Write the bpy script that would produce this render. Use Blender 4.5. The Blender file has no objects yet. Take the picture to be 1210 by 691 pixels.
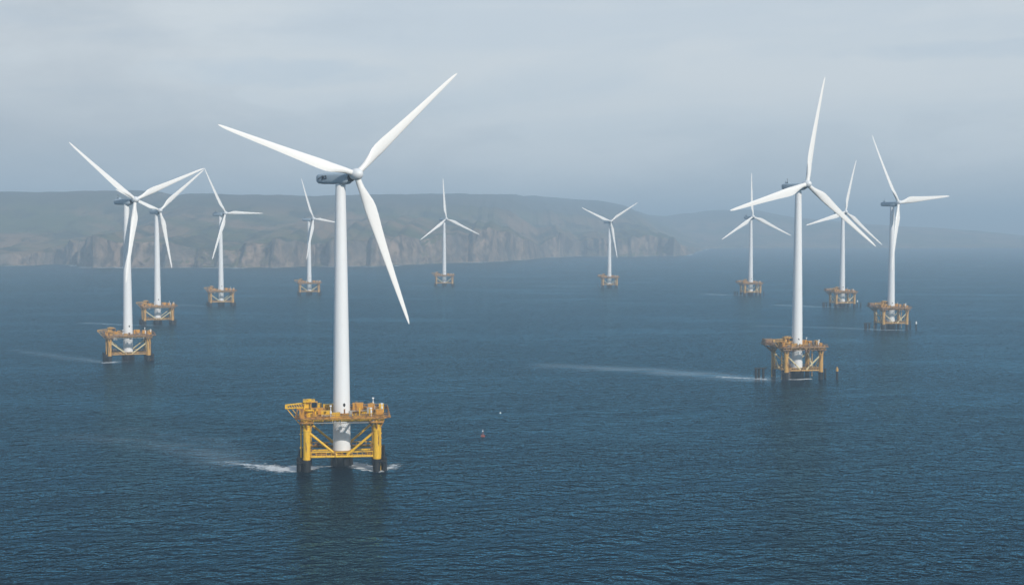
import bpy, math, random
import numpy as np
from mathutils import Vector, Matrix

# ------------------------------------------------------------------ camera, world, sun, exposure
S = bpy.context.scene
COL = S.collection
F, PCX, PCY, HC = 1700.0, 605.0, 345.5, 80.0          # focal length in photo pixels, photo centre, camera height
PITCH = math.atan(71.5 / F)
cam_d = bpy.data.cameras.new('camera')
cam = bpy.data.objects.new('camera', cam_d)
COL.objects.link(cam)
cam.location = (0, 0, HC)
cam.rotation_euler = (math.pi / 2 - PITCH, 0, 0)
cam_d.sensor_width = 36
cam_d.lens = 36 * F / 1210
cam_d.clip_start, cam_d.clip_end = 1.0, 90000
S.camera = cam

SUN = Vector((0.56, -0.83, 0.62)).normalized()
W = bpy.data.worlds.new('World')
S.world = W
W.use_nodes = True
sun_d = bpy.data.lights.new('sun', 'SUN')
sun_d.energy = 4.0
sun_d.angle = math.radians(0.8)
sun_d.color = (1.0, 0.93, 0.84)
sun = bpy.data.objects.new('sun', sun_d)
COL.objects.link(sun)
sun.rotation_euler = SUN.to_track_quat('Z', 'Y').to_euler()
S.view_settings.view_transform = 'Standard'
S.view_settings.look = 'None'
S.view_settings.exposure = 0.0
S.view_settings.gamma = 1.0
S.view_settings.use_curve_mapping = False
S.render.engine = 'CYCLES'
S.cycles.max_bounces = 6
S.cycles.volume_bounces = 0
S.cycles.use_denoising = True
S.cycles.use_adaptive_sampling = False


class NT:
    """small node-tree helper"""
    def __init__(s, tree):
        s.t = tree
        tree.nodes.clear()

    def n(s, typ, **kw):
        nd = s.t.nodes.new(typ)
        for k, v in kw.items():
            if k.startswith('i_'):
                key = k[2:].replace('_', ' ')
                nd.inputs[key].default_value = v
            else:
                setattr(nd, k, v)
        return nd

    def l(s, a, b):
        s.t.links.new(a, b)

    def math(s, op, a, b=None, c=None, clamp=False):
        nd = s.t.nodes.new('ShaderNodeMath')
        nd.operation = op
        nd.use_clamp = clamp
        for i, x in enumerate((a, b, c)):
            if x is None:
                continue
            if isinstance(x, (int, float)):
                nd.inputs[i].default_value = x
            else:
                s.l(x, nd.inputs[i])
        return nd.outputs[0]

    def mix(s, fac, a, b):
        nd = s.t.nodes.new('ShaderNodeMix')
        nd.data_type = 'RGBA'
        for sock, x in ((nd.inputs[0], fac), (nd.inputs[6], a), (nd.inputs[7], b)):
            if isinstance(x, (int, float)):
                sock.default_value = x
            elif isinstance(x, tuple):
                sock.default_value = (*x, 1) if len(x) == 3 else x
            else:
                s.l(x, sock)
        return nd.outputs[2]

    def noise(s, vec, scale, detail=4, rough=0.55, dist=0.0):
        nd = s.t.nodes.new('ShaderNodeTexNoise')
        nd.inputs['Scale'].default_value = scale
        nd.inputs['Detail'].default_value = detail
        nd.inputs['Roughness'].default_value = rough
        nd.inputs['Distortion'].default_value = dist
        s.l(vec, nd.inputs['Vector'])
        return nd.outputs['Fac']

    def remap(s, x, a, b, c=0.0, d=1.0, smooth=True):
        nd = s.t.nodes.new('ShaderNodeMapRange')
        nd.interpolation_type = 'SMOOTHSTEP' if smooth else 'LINEAR'
        s.l(x, nd.inputs[0])
        for i, v in enumerate((a, b, c, d)):
            nd.inputs[i + 1].default_value = v
        return nd.outputs[0]

    def mapping(s, vec, scale=(1, 1, 1), rot=(0, 0, 0), loc=(0, 0, 0)):
        nd = s.t.nodes.new('ShaderNodeMapping')
        nd.inputs['Scale'].default_value = scale
        nd.inputs['Rotation'].default_value = rot
        nd.inputs['Location'].default_value = loc
        s.l(vec, nd.inputs['Vector'])
        return nd.outputs[0]


# world: Nishita sky with thin layered cloud, both in sky directions
w = NT(W.node_tree)
sky = w.n('ShaderNodeTexSky', sky_type='NISHITA', sun_disc=False)
sky.sun_elevation = math.asin(SUN.z)
sky.sun_rotation = math.atan2(SUN.x, SUN.y)
sky.altitude = 80
sky.air_density = 1.0
sky.dust_density = 1.2
sky.ozone_density = 1.5
SKY_STRENGTH = 0.085
tc = w.n('ShaderNodeTexCoord')
sep = w.n('ShaderNodeSeparateXYZ')
w.l(tc.outputs['Generated'], sep.inputs[0])
azim = w.math('ARCTAN2', sep.outputs['X'], sep.outputs['Y'])
elev = w.math('ARCSINE', sep.outputs['Z'])
comb = w.n('ShaderNodeCombineXYZ')
w.l(azim, comb.inputs[0])
w.l(elev, comb.inputs[1])
tilted = w.mapping(comb.outputs[0], rot=(0, 0, math.radians(-3)))
bands = w.noise(w.mapping(tilted, scale=(3.0, 22, 1), loc=(2.3, 0.4, 0)), 1.0, 6, 0.55, 0.4)
puffs = w.noise(w.mapping(tilted, scale=(9, 22, 1), loc=(5.1, 1.7, 3)), 1.0, 7, 0.6, 0.3)
cover = w.math('ADD', w.math('MULTIPLY', bands, 0.7), w.math('MULTIPLY', puffs, 0.3))
cover = w.remap(cover, 0.36, 0.60)
k = 1 / SKY_STRENGTH


def sky_blob(a0, e0, ra, re, amount):
    """soft patch of cloud (or of clear sky) at an azimuth and elevation, its edge broken by the puff noise"""
    da = w.math('DIVIDE', w.math('SUBTRACT', azim, a0), ra)
    de = w.math('DIVIDE', w.math('SUBTRACT', elev, e0), re)
    r2 = w.math('ADD', w.math('MULTIPLY', da, da), w.math('MULTIPLY', de, de))
    r2 = w.math('ADD', r2, w.math('MULTIPLY', w.math('SUBTRACT', wisps, 0.5), 2.6))
    return w.math('MULTIPLY', w.remap(r2, 0.0, 1.5, 1.0, 0.0), amount)


wisps = w.noise(w.mapping(comb.outputs[0], scale=(24, 60, 1)), 1.0, 6, 0.62, 0.5)
lit = w.math('ADD', w.remap(elev, -0.02, 0.14, 0.30, 0.90), w.math('MULTIPLY', w.math('SUBTRACT', puffs, 0.5), 1.0))
lit = w.math('ADD', lit, w.remap(azim, -0.38, 0.06, -0.40, 0.14))
lit = w.math('ADD', lit, w.math('MULTIPLY', w.math('SUBTRACT', bands, 0.5), 0.5))
for a0, e0, ra, re, am in ((0.046, 0.072, 0.040, 0.017, 0.26), (-0.150, 0.092, 0.040, 0.010, 0.24), (0.310, 0.063, 0.022, 0.007, 0.30), (0.05, 0.105, 0.22, 0.035, 0.16)):
    lit = w.math('ADD', lit, sky_blob(a0, e0, ra, re, am))
cloud_col = w.mix(w.math('ADD', lit, 0.20, clamp=True), (0.415 * k, 0.45 * k, 0.495 * k), (0.74 * k, 0.785 * k, 0.81 * k))
# veil thins out towards the zenith, where blue shows
veil = w.remap(elev, 0.10, 0.60, 0.93, 0.15)
clear = w.mix(w.remap(elev, 0.10, 0.45), (0.54 * k, 0.66 * k, 0.80 * k), (0.22 * k, 0.40 * k, 0.64 * k))
blue = w.mix(0.7, sky.outputs[0], clear)
fac = w.math('MULTIPLY', w.math('ADD', w.math('MULTIPLY', cover, 0.32), 0.68), veil)
for a0, e0, ra, re, am in ((0.325, 0.119, 0.11, 0.0065, 0.25), (-0.16, 0.108, 0.09, 0.010, 0.35)):
    fac = w.math('SUBTRACT', fac, sky_blob(a0, e0, ra, re, am), clamp=True)
bg = w.n('ShaderNodeBackground')
bg.inputs['Strength'].default_value = SKY_STRENGTH
w.l(w.mix(fac, blue, cloud_col), bg.inputs['Color'])
wo = w.n('ShaderNodeOutputWorld')
w.l(bg.outputs[0], wo.inputs['Surface'])

# ------------------------------------------------------------------ photo geometry -> metres
CP, SP = math.cos(PITCH), math.sin(PITCH)


def ray(u, v):
    a, b = (u - PCX) / F, -(v - PCY) / F
    return Vector((a, CP + b * SP, -SP + b * CP))


def ground(u, v, z=0.0):
    d = ray(u, v)
    t = (z - HC) / d.z
    return Vector((0, 0, HC)) + d * t


def at_depth(u, v, y):
    d = ray(u, v)
    return Vector((0, 0, HC)) + d * (y / d.y)


# ------------------------------------------------------------------ object helpers
def tag(o, label=None, cat=None, group=None, kind=None):
    if label: o['label'] = label
    if cat: o['category'] = cat
    if group: o['group'] = group
    if kind: o['kind'] = kind
    return o


class MB:
    def __init__(s):
        s.v, s.f = [], []

    def add(s, vs, fs):
        o = len(s.v)
        s.v += [tuple(p) for p in vs]
        s.f += [tuple(i + o for i in q) for q in fs]

    def tube(s, p0, p1, r0, r1=None, n=10, caps=True):
        r1 = r0 if r1 is None else r1
        p0, p1 = Vector(p0), Vector(p1)
        d = (p1 - p0).normalized()
        a = d.orthogonal().normalized() if abs(d.z) < 0.999 else Vector((1, 0, 0))
        b = d.cross(a)
        vs = []
        for p, r in ((p0, r0), (p1, r1)):
            for i in range(n):
                t = 2 * math.pi * i / n
                vs.append(p + (a * math.cos(t) + b * math.sin(t)) * r)
        fs = [(i, (i + 1) % n, n + (i + 1) % n, n + i) for i in range(n)]
        if caps:
            fs += [tuple(range(n - 1, -1, -1)), tuple(range(n, 2 * n))]
        s.add(vs, fs)
        return s

    def box(s, c, size, rz=0.0):
        hx, hy, hz = size[0] / 2, size[1] / 2, size[2] / 2
        co, si = math.cos(rz), math.sin(rz)
        vs = []
        for z in (-hz, hz):
            for x, y in ((-hx, -hy), (hx, -hy), (hx, hy), (-hx, hy)):
                vs.append((c[0] + x * co - y * si, c[1] + x * si + y * co, c[2] + z))
        s.add(vs, [(3, 2, 1, 0), (4, 5, 6, 7), (0, 1, 5, 4), (1, 2, 6, 5), (2, 3, 7, 6), (3, 0, 4, 7)])
        return s

    def beam(s, p0, p1, wd, ht):
        """horizontal-ish rectangular beam"""
        p0, p1 = Vector(p0), Vector(p1)
        d = (p1 - p0).normalized()
        a = d.cross(Vector((0, 0, 1))).normalized() * (wd / 2)
        b = a.cross(d).normalized() * (ht / 2)
        vs = [p + q for p in (p0, p1) for q in (-a - b, a - b, a + b, -a + b)]
        s.add(vs, [(0, 1, 2, 3), (7, 6, 5, 4), (0, 4, 5, 1), (1, 5, 6, 2), (2, 6, 7, 3), (3, 7, 4, 0)])
        return s

    def lathe(s, prof, n=32, c=(0, 0), caps=True):
        vs, fs = [], []
        for r, z in prof:
            for i in range(n):
                t = 2 * math.pi * i / n
                vs.append((c[0] + r * math.cos(t), c[1] + r * math.sin(t), z))
        for j in range(len(prof) - 1):
            for i in range(n):
                fs.append((j * n + i, j * n + (i + 1) % n, (j + 1) * n + (i + 1) % n, (j + 1) * n + i))
        if caps:
            fs += [tuple(range(n - 1, -1, -1)), tuple(range((len(prof) - 1) * n, len(prof) * n))]
        s.add(vs, fs)
        return s

    def loft(s, rings, caps=True):
        n = len(rings[0])
        vs = [p for r in rings for p in r]
        fs = []
        for j in range(len(rings) - 1):
            for i in range(n):
                fs.append((j * n + i, j * n + (i + 1) % n, (j + 1) * n + (i + 1) % n, (j + 1) * n + i))
        if caps:
            fs += [tuple(range(n - 1, -1, -1)), tuple(range((len(rings) - 1) * n, len(rings) * n))]
        s.add(vs, fs)
        return s

    def prism(s, pts, z0, z1):
        n = len(pts)
        vs = [(x, y, z0) for x, y in pts] + [(x, y, z1) for x, y in pts]
        s.add(vs, [tuple(range(n - 1, -1, -1)), tuple(range(n, 2 * n))] + [(i, (i + 1) % n, n + (i + 1) % n, n + i) for i in range(n)])
        return s

    def mesh(s, name, mat, smooth=True, angle=35):
        m = bpy.data.meshes.new(name)
        m.from_pydata(s.v, [], s.f)
        m.materials.append(mat)
        m.validate()
        if smooth:
            m.polygons.foreach_set('use_smooth', [True] * len(m.polygons))
            m.set_sharp_from_angle(angle=math.radians(angle))
        m.update()
        return m


def link(name, data, parent=None):
    o = bpy.data.objects.new(name, data)
    COL.objects.link(o)
    if parent:
        o.parent = parent
    return o


# ------------------------------------------------------------------ materials
def pbr(name):
    m = bpy.data.materials.new(name)
    m.use_nodes = True
    t = NT(m.node_tree)
    b = t.n('ShaderNodeBsdfPrincipled')
    o = t.n('ShaderNodeOutputMaterial')
    t.l(b.outputs[0], o.inputs[0])
    return m, t, b, o


def paint(name, col, rust=0.0, rust_col=(0.16, 0.07, 0.025), rough=0.45, dirt=0.12, scale=0.7, streak=True):
    m, t, b, o = pbr(name)
    c = t.n('ShaderNodeTexCoord').outputs['Object']
    v = t.mapping(c, scale=(1, 1, 0.25 if streak else 1))
    n1 = t.noise(v, scale, 8, 0.65)
    n2 = t.noise(v, scale * 3.7, 5, 0.6)
    dark = tuple(x * 0.55 for x in col)
    colr = t.mix(t.remap(n2, 0.35, 0.75, 0, dirt * 2), col, dark)
    if rust > 0:
        colr = t.mix(t.remap(n1, 0.62 - rust * 0.3, 0.74 - rust * 0.22), colr, rust_col)
    t.l(colr, b.inputs['Base Color'])
    t.l(t.remap(n2, 0.3, 0.7, rough - 0.08, rough + 0.15), b.inputs['Roughness'])
    return m


M = {}
M['tower'] = paint('tower_paint', (0.76, 0.77, 0.77), 0.0, rough=0.42, dirt=0.05, scale=0.25)
M['blade'] = paint('blade_gelcoat', (0.78, 0.77, 0.74), 0.0, rough=0.40, dirt=0.04, scale=0.3, streak=False)
M['nacelle'] = paint('nacelle_paint', (0.33, 0.41, 0.47), 0.0, rough=0.4, dirt=0.10, scale=0.5)
M['hub'] = paint('hub_paint', (0.68, 0.70, 0.71), 0.0, rough=0.4, dirt=0.05)
M['dark'] = paint('dark_coating', (0.03, 0.034, 0.038), 0.0, rough=0.6, dirt=0.3)
M['pile'] = paint('tarred_steel', (0.010, 0.011, 0.012), 0.10, (0.035, 0.025, 0.015), rough=0.55, dirt=0.4)
M['yellow'] = paint('yellow_paint', (0.80, 0.46, 0.015), 0.24, rough=0.5, dirt=0.22)
M['amber'] = paint('worn_hazed_yellow_paint', (0.60, 0.34, 0.08), 0.40, (0.20, 0.10, 0.05), rough=0.55, dirt=0.30)  # browner, duller yellow: distance haze put into the colour besides wear
M['deckpaint'] = paint('deck_paint', (0.52, 0.25, 0.035), 0.55, (0.17, 0.08, 0.03), rough=0.65, dirt=0.4, streak=False)
M['rustdeck'] = paint('rusted_deck', (0.36, 0.22, 0.11), 0.62, (0.15, 0.085, 0.055), rough=0.7, dirt=0.4, streak=False)
M['orange'] = paint('orange_paint', (0.62, 0.30, 0.03), 0.35, rough=0.5, dirt=0.25)
M['white'] = paint('white_paint', (0.78, 0.79, 0.78), 0.05, rough=0.45, dirt=0.1)
M['steel'] = paint('galvanised_steel', (0.33, 0.32, 0.29), 0.25, rough=0.5, dirt=0.25)
M['cream'] = paint('cream_brace_paint', (0.72, 0.62, 0.36), 0.2, rough=0.5, dirt=0.2)
M['red'] = paint('red_paint', (0.33, 0.09, 0.06), 0.3, rough=0.5, dirt=0.25)
M['ink'] = paint('black_lettering', (0.02, 0.025, 0.035), 0, rough=0.5)
M['glass'], _t, _b, _o = pbr('cab_glass')
_b.inputs['Base Color'].default_value = (0.015, 0.03, 0.045, 1)
_b.inputs['Roughness'].default_value = 0.08


# ------------------------------------------------------------------ noise for the terrain and sea
def _h(ix, iy, seed):
    n = (ix.astype(np.int64) * 374761393 + iy.astype(np.int64) * 668265263 + seed * 1442695041) & 0x7fffffff
    n = ((n ^ (n >> 13)) * 1274126177) & 0x7fffffff
    n = n ^ (n >> 16)
    return (n & 0xffff) / 65535.0


def vnoise(x, y, seed=0):
    ix, iy = np.floor(x), np.floor(y)
    fx, fy = x - ix, y - iy
    fx, fy = fx * fx * (3 - 2 * fx), fy * fy * (3 - 2 * fy)
    a, b = _h(ix, iy, seed), _h(ix + 1, iy, seed)
    c, d = _h(ix, iy + 1, seed), _h(ix + 1, iy + 1, seed)
    return (a * (1 - fx) + b * fx) * (1 - fy) + (c * (1 - fx) + d * fx) * fy


def fbm(x, y, seed=0, oct=4, gain=0.5):
    s, a, t = 0.0, 1.0, 0.0
    for i in range(oct):
        s = s + a * vnoise(x * 2 ** i, y * 2 ** i, seed + i * 17)
        t += a
        a *= gain
    return s / t


def sstep(a, b, x):
    t = np.clip((x - a) / (b - a), 0, 1)
    return t * t * (3 - 2 * t)


def grid_mesh(name, X, Y, Z, mat, smooth=True):
    ny, nx = X.shape
    m = bpy.data.meshes.new(name)
    idx = np.arange(nx * ny).reshape(ny, nx)
    q = np.stack([idx[:-1, :-1], idx[:-1, 1:], idx[1:, 1:], idx[1:, :-1]], -1).reshape(-1, 4)
    m.vertices.add(nx * ny)
    m.vertices.foreach_set('co', np.stack([X, Y, Z], -1).reshape(-1).astype(np.float32))
    m.loops.add(q.size)
    m.loops.foreach_set('vertex_index', q.reshape(-1).astype(np.int32))
    m.polygons.add(len(q))
    m.polygons.foreach_set('loop_start', np.arange(0, q.size, 4, dtype=np.int32))
    m.polygons.foreach_set('loop_total', np.full(len(q), 4, dtype=np.int32))
    m.update(calc_edges=True)
    m.polygons.foreach_set('use_smooth', np.full(len(q), smooth))
    m.materials.append(mat)
    return m


# ------------------------------------------------------------------ the sea
WAVE = (0.5, 2.4, 0.6)                               # heights in metres of the long, middle and short waves
# foam and slick streaks: (polyline of photo points on the water, half width in metres, foam, slick)
STREAKS = [
    ([(352, 552), (335, 555), (312, 551), (285, 548), (262, 545)], 7.5, 1.0, 0.0),
    ([(372, 552), (362, 555), (350, 556)], 3.0, 0.98, 0.0),
    ([(376, 551), (388, 551), (398, 550)], 1.6, 0.8, 0.0),
    ([(416, 548), (430, 552.5), (446, 555), (460, 553), (468, 549)], 4.6, 1.15, 0.0),
    ([(270, 546), (230, 532), (170, 522), (90, 516)], 10.0, 0.24, 0.42),
    ([(300, 543), (250, 520), (150, 508)], 6.0, 0.0, 0.2),
    ([(140, 427), (118, 427), (92, 424), (62, 420), (20, 414)], 8.0, 0.50, 0.6),
    ([(135, 428), (122, 428.5)], 3.0, 0.9, 0.0),
    ([(890, 446.5), (860, 445), (820, 442), (770, 438), (710, 435), (650, 432.5)], 15.0, 0.40, 1.0),
    ([(925, 448), (940, 448.5), (957, 447.5)], 2.2, 1.0, 0.0),
    ([(905, 448), (880, 446.5), (850, 445)], 4.0, 0.75, 0.5),
    ([(1062, 390), (1040, 389.5), (1010, 388), (960, 386.5), (900, 385)], 7.0, 0.58, 0.8),
    ([(990, 363), (960, 362), (920, 360.5)], 8.0, 0.62, 0.7),
    ([(880, 349), (860, 348.5), (835, 347.5)], 9.0, 0.66, 0.7),
    ([(180, 384.5), (150, 384), (100, 381.5)], 6.0, 0.5, 0.6),
    ([(250, 361.5), (232, 361), (205, 360)], 6.0, 0.5, 0.6),
    ([(715, 339), (690, 338.5), (650, 337.5)], 9.0, 0.5, 0.6),
    ([(520, 338), (500, 337.5), (470, 337)], 9.0, 0.5, 0.6),
]


def axis(segs):
    out = [segs[0][0]]
    for a, b, s0, s1 in segs:
        x = a
        while x < b - 1e-6:
            t = (x - a) / (b - a)
            x = min(b, x + s0 + (s1 - s0) * t)
            out.append(x)
    return np.array(out)


sx = axis([(-31000, -3000, 6000, 900), (-3000, -900, 300, 12), (-900, -330, 12, 2.6), (-330, 420, 2.6, 2.6), (420, 1000, 2.6, 12), (1000, 3000, 12, 300), (3000, 31000, 900, 6000)])
sy = axis([(-4000, 150, 1500, 30), (150, 300, 30, 2), (300, 700, 1.7, 1.9), (700, 1700, 1.9, 9), (1700, 5200, 9, 120), (5200, 31000, 200, 6000)])
X, Y = np.meshgrid(sx, sy)
Z = np.zeros_like(X)
fade = 1 - sstep(700, 2200, np.hypot(X, Y))
rng = random.Random(5)
for i in range(34):
    lam = rng.uniform(9, 46)
    th = math.radians(rng.gauss(-62, 24))
    kx, ky = math.cos(th) * 2 * math.pi / lam, math.sin(th) * 2 * math.pi / lam
    amp = 0.0010 * lam ** 0.95 * (0.6 + 0.8 * rng.random())
    ph = rng.random() * 6.28
    Z += amp * np.sin(kx * X + ky * Y + ph) * fade * (0.5 + vnoise(X / 130, Y / 90, 50 + i))
foam = np.zeros_like(X)
slick = np.zeros_like(X)
for pts, hw, fo, sl in STREAKS:
    P = [ground(u, v) for u, v in pts]
    xs, ys = [p.x for p in P], [p.y for p in P]
    far = (X > min(xs) - 60) & (X < max(xs) + 60) & (Y > min(ys) - 60) & (Y < max(ys) + 60)
    xx, yy = X[far], Y[far]
    best = np.full(xx.shape, 1e9)
    along = np.zeros(xx.shape)
    n = len(P) - 1
    for i in range(n):
        ax, ay, bx, by = xs[i], ys[i], xs[i + 1], ys[i + 1]
        L2 = (bx - ax) ** 2 + (by - ay) ** 2
        t = np.clip(((xx - ax) * (bx - ax) + (yy - ay) * (by - ay)) / L2, 0, 1)
        d = np.hypot(xx - ax - t * (bx - ax), yy - ay - t * (by - ay))
        m_ = d < best
        best = np.where(m_, d, best)
        along = np.where(m_, (i + t) / n, along)
    g = np.exp(-(best / hw) ** 2) * (1 - 0.55 * along if n > 2 else 1.0)
    foam[far] = np.maximum(foam[far], g * fo)
    slick[far] = np.maximum(slick[far], g * sl)

m_sea, t, b, o = pbr('sea_water')
pos = t.n('ShaderNodeTexCoord').outputs['Object']
a_foam = t.n('ShaderNodeAttribute', attribute_name='foam').outputs['Fac']
a_slick = t.n('ShaderNodeAttribute', attribute_name='slick').outputs['Fac']
rot = math.radians(14)
# wave slopes taken from the height pattern by differences over a fixed 12 cm, so that no wave is lost to the grazing view
grp = bpy.data.node_groups.new('wave_height', 'ShaderNodeTree')
grp.interface.new_socket('Vector', in_out='INPUT', socket_type='NodeSocketVector')
grp.interface.new_socket('Height', in_out='OUTPUT', socket_type='NodeSocketFloat')
q = NT(grp)
gi, go = q.n('NodeGroupInput'), q.n('NodeGroupOutput')
pv_ = gi.outputs[0]
h1 = q.noise(q.mapping(pv_, scale=(0.034, 0.066, 1), rot=(0, 0, rot)), 1.0, 2, 0.5, 0.3)
h2 = q.noise(q.mapping(pv_, scale=(0.16, 0.21, 1), rot=(0, 0, -rot * 0.6), loc=(31, 7, 0)), 1.0, 3, 0.55, 0.4)
h3 = q.noise(q.mapping(pv_, scale=(0.42, 0.62, 1), rot=(0, 0, rot), loc=(3, 70, 0)), 1.0, 2, 0.6)
q.l(q.math('ADD', q.math('ADD', q.math('MULTIPLY', h1, WAVE[0]), q.math('MULTIPLY', h2, WAVE[1])), q.math('MULTIPLY', h3, WAVE[2])), go.inputs[0])
gust = t.noise(t.mapping(pos, scale=(0.0042, 0.0125, 1), rot=(0, 0, math.radians(-6)), loc=(9, 3, 0)), 1.0, 4, 0.55, 0.3)
calm = t.math('MAXIMUM', t.math('MULTIPLY', a_slick, 0.85), t.remap(gust, 0.46, 0.70, 0.0, 0.36))
hs = []
for dx, dy in ((0, 0), (0.12, 0), (0, 0.12)):
    ad = t.n('ShaderNodeVectorMath', operation='ADD')
    t.l(pos, ad.inputs[0])
    ad.inputs[1].default_value = (dx, dy, 0)
    gn = t.n('ShaderNodeGroup')
    gn.node_tree = grp
    t.l(ad.outputs[0], gn.inputs[0])
    hs.append(gn.outputs[0])
rough_sea = t.math('DIVIDE', t.math('SUBTRACT', 1.0, calm), -0.12)
cn = t.n('ShaderNodeCombineXYZ')
t.l(t.math('MULTIPLY', t.math('SUBTRACT', hs[1], hs[0]), rough_sea), cn.inputs[0])
t.l(t.math('MULTIPLY', t.math('SUBTRACT', hs[2], hs[0]), rough_sea), cn.inputs[1])
gg = t.n('ShaderNodeNewGeometry')
addn = t.n('ShaderNodeVectorMath', operation='ADD')
t.l(gg.outputs['Normal'], addn.inputs[0])
t.l(cn.outputs[0], addn.inputs[1])
nn = t.n('ShaderNodeVectorMath', operation='NORMALIZE')
t.l(addn.outputs[0], nn.inputs[0])
# water: dark blue body light plus a Fresnel mirror, its strength cut for the wave faces that hide one another at this grazing angle
body = t.mix(t.remap(gust, 0.3, 0.7), (0.0001, 0.005, 0.012), (0.0002, 0.008, 0.018))
wd = t.n('ShaderNodeBsdfDiffuse')
t.l(body, wd.inputs['Color'])
t.l(nn.outputs[0], wd.inputs['Normal'])
wg = t.n('ShaderNodeBsdfGlossy')
wg.inputs['Color'].default_value = (0.28, 0.73, 0.97, 1)
wg.inputs['Roughness'].default_value = 0.16
t.l(nn.outputs[0], wg.inputs['Normal'])
fr_ = t.n('ShaderNodeFresnel')
fr_.inputs['IOR'].default_value = 1.333
t.l(nn.outputs[0], fr_.inputs['Normal'])
wmix = t.n('ShaderNodeMixShader')
t.l(t.math('MULTIPLY', t.math('POWER', fr_.outputs[0], 1.9), 1.05), wmix.inputs[0])
t.l(wd.outputs[0], wmix.inputs[1])
t.l(wg.outputs[0], wmix.inputs[2])
t.t.nodes.remove(b)
slk = t.noise(t.mapping(pos, scale=(0.03, 0.13, 1), rot=(0, 0, math.radians(-10))), 1.0, 5, 0.6, 0.5)
a_slk = t.math('MULTIPLY', a_slick, t.remap(slk, 0.36, 0.60))
fn = t.noise(t.mapping(pos, scale=(0.30, 0.62, 1), rot=(0, 0, rot)), 1.0, 8, 0.72, 0.6)
fmask = t.remap(t.math('SUBTRACT', fn, t.math('MULTIPLY_ADD', a_foam, -0.46, 0.74)), 0.0, 0.09)
fmask = t.math('MULTIPLY', fmask, t.remap(a_foam, 0.03, 0.3))
fd = t.n('ShaderNodeBsdfDiffuse')
fd.inputs['Color'].default_value = (0.70, 0.73, 0.74, 1)
ms = t.n('ShaderNodeMixShader')
t.l(t.math('MAXIMUM', t.math('MULTIPLY', fmask, 0.85), t.math('MULTIPLY', a_slick, t.remap(slk, 0.32, 0.62, 0.0, 0.24))), ms.inputs[0])
t.l(wmix.outputs[0], ms.inputs[1])
t.l(fd.outputs[0], ms.inputs[2])
t.l(ms.outputs[0], o.inputs[0])
me = grid_mesh('sea', X, Y, Z, m_sea)
for nm, arr in (('foam', foam), ('slick', slick)):
    at = me.attributes.new(nm, 'FLOAT', 'POINT')
    at.data.foreach_set('value', arr.reshape(-1).astype(np.float32))
tag(link('sea', me), kind='structure')

# ------------------------------------------------------------------ coast: cliffs and moorland hills
coast_px = [(-700, 312), (-300, 315), (-120, 315), (0, 314.5), (34, 313.8), (44, 311.5), (52, 309.8), (62, 311.5), (72, 314), (110, 315.6), (200, 316.3), (300, 316.2),
            (400, 315), (470, 313.6), (500, 312.6), (545, 311), (590, 309), (620, 307), (650, 304.7), (668, 303.6), (700, 303.2), (760, 302.9), (800, 302.4), (813, 301.6),
            (824, 298), (834, 293.6), (870, 293.2), (1000, 293), (1210, 293), (1500, 294), (2000, 296)]
cpts = [ground(u, v) for u, v in coast_px]
ccx, ccy = np.array([p.x for p in cpts]), np.array([p.y for p in cpts])
col_x = axis([(-3600, -1500, 60, 8), (-1500, -1150, 8, 3.0), (-1150, 150, 2.4, 2.4), (150, 700, 2.8, 3.2), (700, 1100, 3.2, 6), (1100, 4600, 8, 60)])
row_v = axis([(-6, 80, 1.7, 1.7), (80, 200, 3, 12), (200, 2600, 16, 60), (2600, 5200, 80, 200)])
CX, V = np.meshgrid(col_x, row_v)
cy = np.interp(col_x, ccx, ccy)
# bays, buttresses and gullies along the cliff
def zigzag(lo, hi, a_lo, a_hi, seed):
    rg = random.Random(seed)
    xs_, ys_, x, sg = [], [], -3700.0, 1
    while x < 4700:
        xs_.append(x)
        ys_.append(sg * rg.uniform(a_lo, a_hi))
        x += rg.uniform(lo, hi) * (1.35 if sg > 0 else 0.75)
        sg = -sg
    return np.interp(col_x, xs_, ys_)


r1 = fbm(col_x / 340, col_x * 0 + 3.1, 3, 2) - 0.5
z0 = zigzag(90, 220, 20, 75, 33)
z1 = zigzag(30, 80, 12, 46, 4)
z2 = zigzag(14, 34, 3, 14, 8)
z3 = zigzag(6, 14, 0.5, 3, 15)
r3 = fbm(col_x / 14, col_x * 0 + 1.3, 21, 2) - 0.5
amp = np.interp(col_x, [-3600, -1250, -1000, 150, 700, 800, 4600], [0.6, 0.8, 1, 1, 0.9, 0.35, 0.2])
wob = (r1 * 90 + z0 + z1 + z2 + z3 + r3 * 9 - 10) * amp
hc_px = [(-3600, 50), (-1400, 36), (-1180, 34), (-1120, 40), (-1085, 62), (-1000, 62), (-700, 64), (-500, 70), (-100, 76), (60, 84), (120, 76), (220, 68), (480, 64), (570, 46), (612, 16), (660, 7), (760, 8), (1000, 10), (4600, 6)]
hc = np.interp(col_x, [a for a, _ in hc_px], [h for _, h in hc_px])
hc = hc * (0.66 + 0.62 * fbm(col_x / 120, col_x * 0 + 5, 77, 3) + 0.0020 * z0 + 0.0022 * z1 + 0.006 * z2) * (1 - 0.45 * sstep(0.58, 0.72, fbm(col_x / 190, col_x * 0 + 7, 123, 2)))
hr_px = [(-3600, 205), (-1957, 201), (-1148, 204), (-900, 202), (-598, 213), (-240, 232), (115, 265), (430, 252), (620, 223), (720, 201), (830, 177), (950, 172), (1050, 190), (1290, 218), (1500, 217), (1773, 172), (2250, 124), (2620, 107), (2885, 86), (3200, 48), (3680, 20), (4600, 6)]
hr = np.interp(col_x, [a for a, _ in hr_px], [h for _, h in hr_px])
Yg = cy[None, :] + V
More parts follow.
